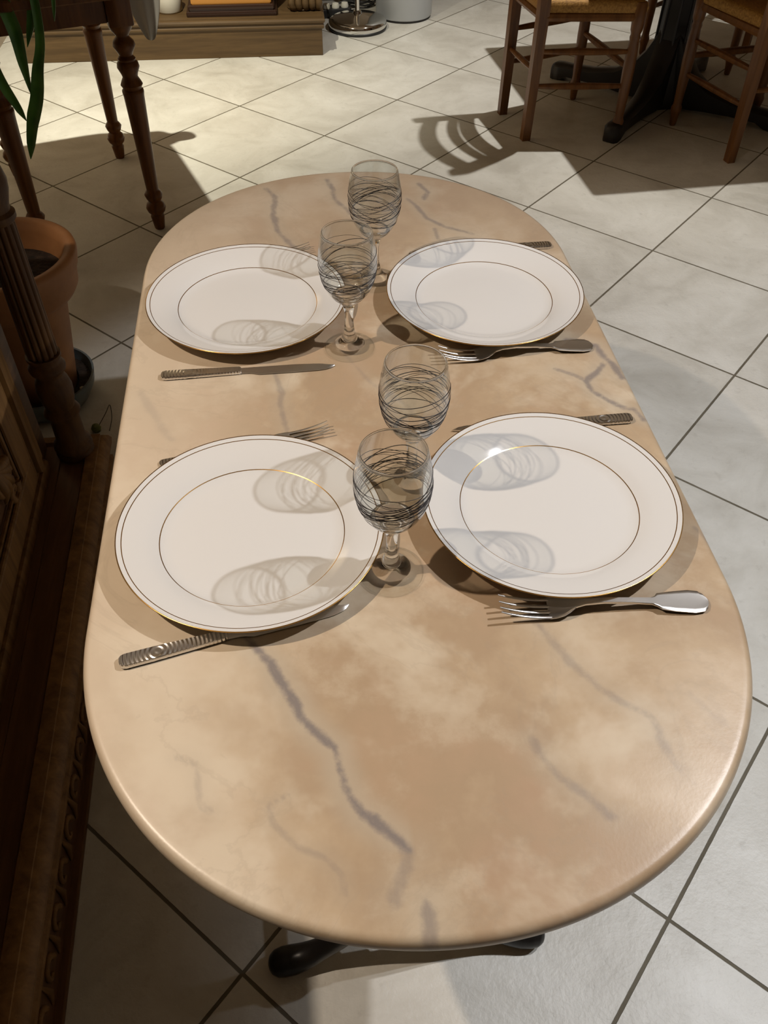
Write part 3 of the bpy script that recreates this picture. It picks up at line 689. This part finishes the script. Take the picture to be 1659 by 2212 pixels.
# ------------------------------------------------------------------ pedestal dining table, upper right
LC = (.80, 3.56)
dt = thing('dining_table', 'square dining table on a black cast pedestal, upper right', 'table', (1.10,3.600,0), math.radians(10.4))
MB().box((-.455,-.455,.715),(.455,.455,.745),.006).build('tabletop', m_legwood, dt)
MB().lathe([(.085,.0),(.085,.03),(.078,.10),(.070,.16),(.062,.24),(.058,.45),(.062,.62),(.075,.68),(.10,.70),(.10,.712)], 8, oct_=True).build('pedestal', m_pediron, dt, auto=20)
for k in range(8):
    a = 2*PI*(k+.5)/8
    MB().tube([(.079*math.cos(a),.079*math.sin(a),.10),(.0635*math.cos(a),.0635*math.sin(a),.24),(.0595*math.cos(a),.0595*math.sin(a),.60)], .0045, 6).build('rib', m_pediron, dt)
for k in range(4):
    a = math.radians(45+90*k); mb = MB(); secs = []
    for r_, hw, zt, zb in ((.03,.042,.30,.02),(.08,.042,.20,.012),(.13,.040,.135,.012),(.20,.034,.095,.016),(.30,.031,.073,.020),(.40,.030,.066,.020),(.44,.032,.066,.004),(.465,.030,.064,.0),(.480,.022,.055,.0),(.486,.012,.045,.004)):
        c_, s_ = math.cos(a), math.sin(a); pr_ = [(-hw,zb),(hw,zb),(hw,zt-.014),(hw*.6,zt-.002),(0,zt),(-hw*.6,zt-.002),(-hw,zt-.014)]
        secs.append([(r_*c_-y*s_, r_*s_+y*c_, z) for y, z in pr_])
    mb.sweep(secs); mb.build('pedestal_foot', m_pediron, dt, auto=40)

# ------------------------------------------------------------------ rush chairs
def make_chair(label, mx, my, rz, bw, fw, dp, H=.845):
    """origin: middle of the front legs; local +x points from the back to the front"""
    g = thing('rush_chair', label, 'chair', (mx,my,0), rz, 'rush-seated wooden chairs round the dining table')
    FL_ = [(.010,0),(.0125,.006),(.015,.035),(.0195,.055),(.0205,.066),(.016,.078),(.0155,.09),(.0195,.18),(.0215,.24),(.0205,.30),(.017,.34),(.019,.352),(.0165,.362),(.021,.375),(.0225,.40),(.0225,.452),(.018,.462)]
    for s_ in (-1,1): MB().lathe(FL_, 18).build('leg', m_chairwood, g, auto=50, loc=(0,s_*fw/2,0))
    for s_ in (-1,1):
        mb = MB(); secs = []
        for z, x, h in ((0,-.000,.0155),(.2,.004,.017),(.42,.008,.0185),(.50,.006,.0185),(.66,-.010,.017),(.80,-.034,.016),(H-.02,-.042,.0155),(H,-.045,.010)):
            xx = -dp+x; yy = s_*(bw/2+.010*max(0,(z-.4))/.5)
            secs.append([(xx-h,yy-h*.9,z),(xx+h,yy-h*.9,z),(xx+h,yy+h*.9,z),(xx-h,yy+h*.9,z)])
        mb.sweep(secs); mb.build('leg', m_chairwood, g, smooth=False)
    def rung(p, q, r_=.010): 
        p = Vector(p); q = Vector(q); pts = [p.lerp(q, k/6) for k in range(7)]
        MB().tube(pts, [r_*(.72+.4*math.sin(k/6*PI)) for k in range(7)], 10).build('rung', m_chairwood, g)
    for s_ in (-1,1):
        for z in (.19,.305): rung((0,s_*fw/2,z), (-dp+.006,s_*bw/2,z), .0105)
    rung((0,-fw/2,.25),(0,fw/2,.25),.012); rung((-dp+.004,-bw/2,.24),(-dp+.004,bw/2,.24),.0095)
    # rails under the seat
    mb = MB()
    for a, b in (((0,-fw/2),(0,fw/2)),((-dp+.008,-bw/2),(-dp+.008,bw/2)),((0,-fw/2),(-dp+.008,-bw/2)),((0,fw/2),(-dp+.008,bw/2))):
        mb.tube([(a[0],a[1],.415),(b[0],b[1],.415)], .015, 8)
    mb.build('seat_rail', m_chairwood, g)
    # seat: four rush triangles meeting at the centre
    q = [(.020,-fw/2-.018),(.020,fw/2+.018),(-dp-.002,bw/2+.006),(-dp-.002,-bw/2-.006)]
    vs = []; n = 8
    ring = []
    for i in range(4):
        a, b = q[i], q[(i+1)%4]
        for k in range(n):
            u = k/n; x = a[0]+(b[0]-a[0])*u; y = a[1]+(b[1]-a[1])*u
            ring.append((x,y))
    cx_, cy_ = -dp/2, 0
    def rg(s_, z): return [(cx_+(x-cx_)*s_, cy_+(y-cy_)*s_, z) for x, y in ring]
    secs = [rg(.30,.438), rg(.94,.424), rg(.985,.430), rg(1,.445), rg(.985,.460), rg(.93,.467), rg(.6,.462), rg(.30,.459), rg(.05,.457)]
    MB().sweep(secs).build('seat', m_rush, g, auto=50)
    # curved ladder-back slats
    for z0, z1, bow in ((.745,.815,.040),(.635,.68,.036),(.50,.612,.030)):
        mb = MB(); secs = []
        for k in range(13):
            u = -1+k/6; y = u*(bw/2+.004); zc = (z0+z1)/2; xb = float(np.interp(zc, [.5,.66,.80,.88], [.006,-.010,-.034,-.05]))
            x = -dp+xb-bow*(1-u*u); e = .008*(1-abs(u)) if z0 > .7 else 0
            secs.append([(x-.007,y,z0),(x+.007,y,z0),(x+.007-.004,y,z1+e),(x-.007-.004,y,z1+e)])
        mb.sweep(secs); mb.build('slat', m_chairwood, g, auto=40)
    return g
make_chair('rush-seated chair whose back faces the marble table', .8065,3.429, math.radians(14.8), .252,.398,.333)
make_chair('rush-seated chair cut off by the right edge of the picture', 1.2805,3.425, math.radians(107.2), .300,.365,.345)
make_chair('dark chair on the far side of the black pedestal', 1.305,4.035, math.radians(233), .30,.40,.34)

# ------------------------------------------------------------------ lights: small lamps and one added fill, hung at about 1.9 m
def lamp(name, loc, watts, col, rad=.014, aim=(0,0,-1), spot=150, blend=.5):
    L = bpy.data.lights.new(name, 'SPOT'); L.energy = watts; L.color = col; L.shadow_soft_size = rad
    L.spot_size = math.radians(spot); L.spot_blend = blend
    o = bpy.data.objects.new(name, L); C.objects.link(o); o.location = loc
    o.rotation_euler = Vector(aim).to_track_quat('-Z', 'Y').to_euler(); L.cycles.is_caustics_light = True
    return o
lamp('spot_light_right', (.931,.743,1.922), 60, (.97,.96,.98), aim=(.0,-.05,-1), spot=101, blend=.12)
lamp('spot_light_left', (-.872,.412,1.942), 60, (1.,.83,.66), aim=(.5,.15,-1), spot=84, blend=.2)
lamp('spot_light_dining', (.79,3.56,1.95), 112, (1.,.96,.89), aim=(.15,.1,-1), spot=104, blend=.7)
lamp('spot_light_corner', (-.80,2.90,1.94), 240, (1.,.94,.76), aim=(-.55,.45,-1), spot=124, blend=1.)
lamp('aisle_fill_light', (1.5,.8,1.95), 66, (.93,.96,1.), spot=88, blend=.35)  # added cool fill, cone kept off the table, brightens the floor at right
w = bpy.data.worlds.new('world'); sc.world = w; w.use_nodes = True
w.node_tree.nodes['Background'].inputs[0].default_value = (.5,.45,.4,1); w.node_tree.nodes['Background'].inputs[1].default_value = .1
for o in bpy.data.objects:
    if o.type == 'MESH' and (o.name.startswith('dinner_plate') or o.name.startswith('tabletop')): o.cycles.is_caustics_receiver = True

# ------------------------------------------------------------------ camera
cam = bpy.data.cameras.new('camera'); co = bpy.data.objects.new('camera', cam); C.objects.link(co); sc.camera = co
cam.sensor_fit = 'VERTICAL'; cam.sensor_height = 36.; cam.lens = 1829.357/2212*36; cam.clip_start = .02
co.matrix_world = Matrix.Translation((0,0,1.34275)) @ Matrix.Rotation(.760257, 4, 'X') @ Matrix.Rotation(.010144, 4, 'Z')
sc.view_settings.view_transform = 'Standard'; sc.view_settings.look = 'None'; sc.view_settings.gamma = 1.; sc.view_settings.exposure = .0
sc.view_settings.use_curve_mapping = False
cy = sc.cycles
cy.use_denoising = True; cy.max_bounces = 14; cy.transmission_bounces = 12; cy.transparent_max_bounces = 12; cy.glossy_bounces = 5; cy.diffuse_bounces = 4
cy.caustics_reflective = False; cy.caustics_refractive = True; cy.blur_glossy = .6; cy.sample_clamp_indirect = 4.
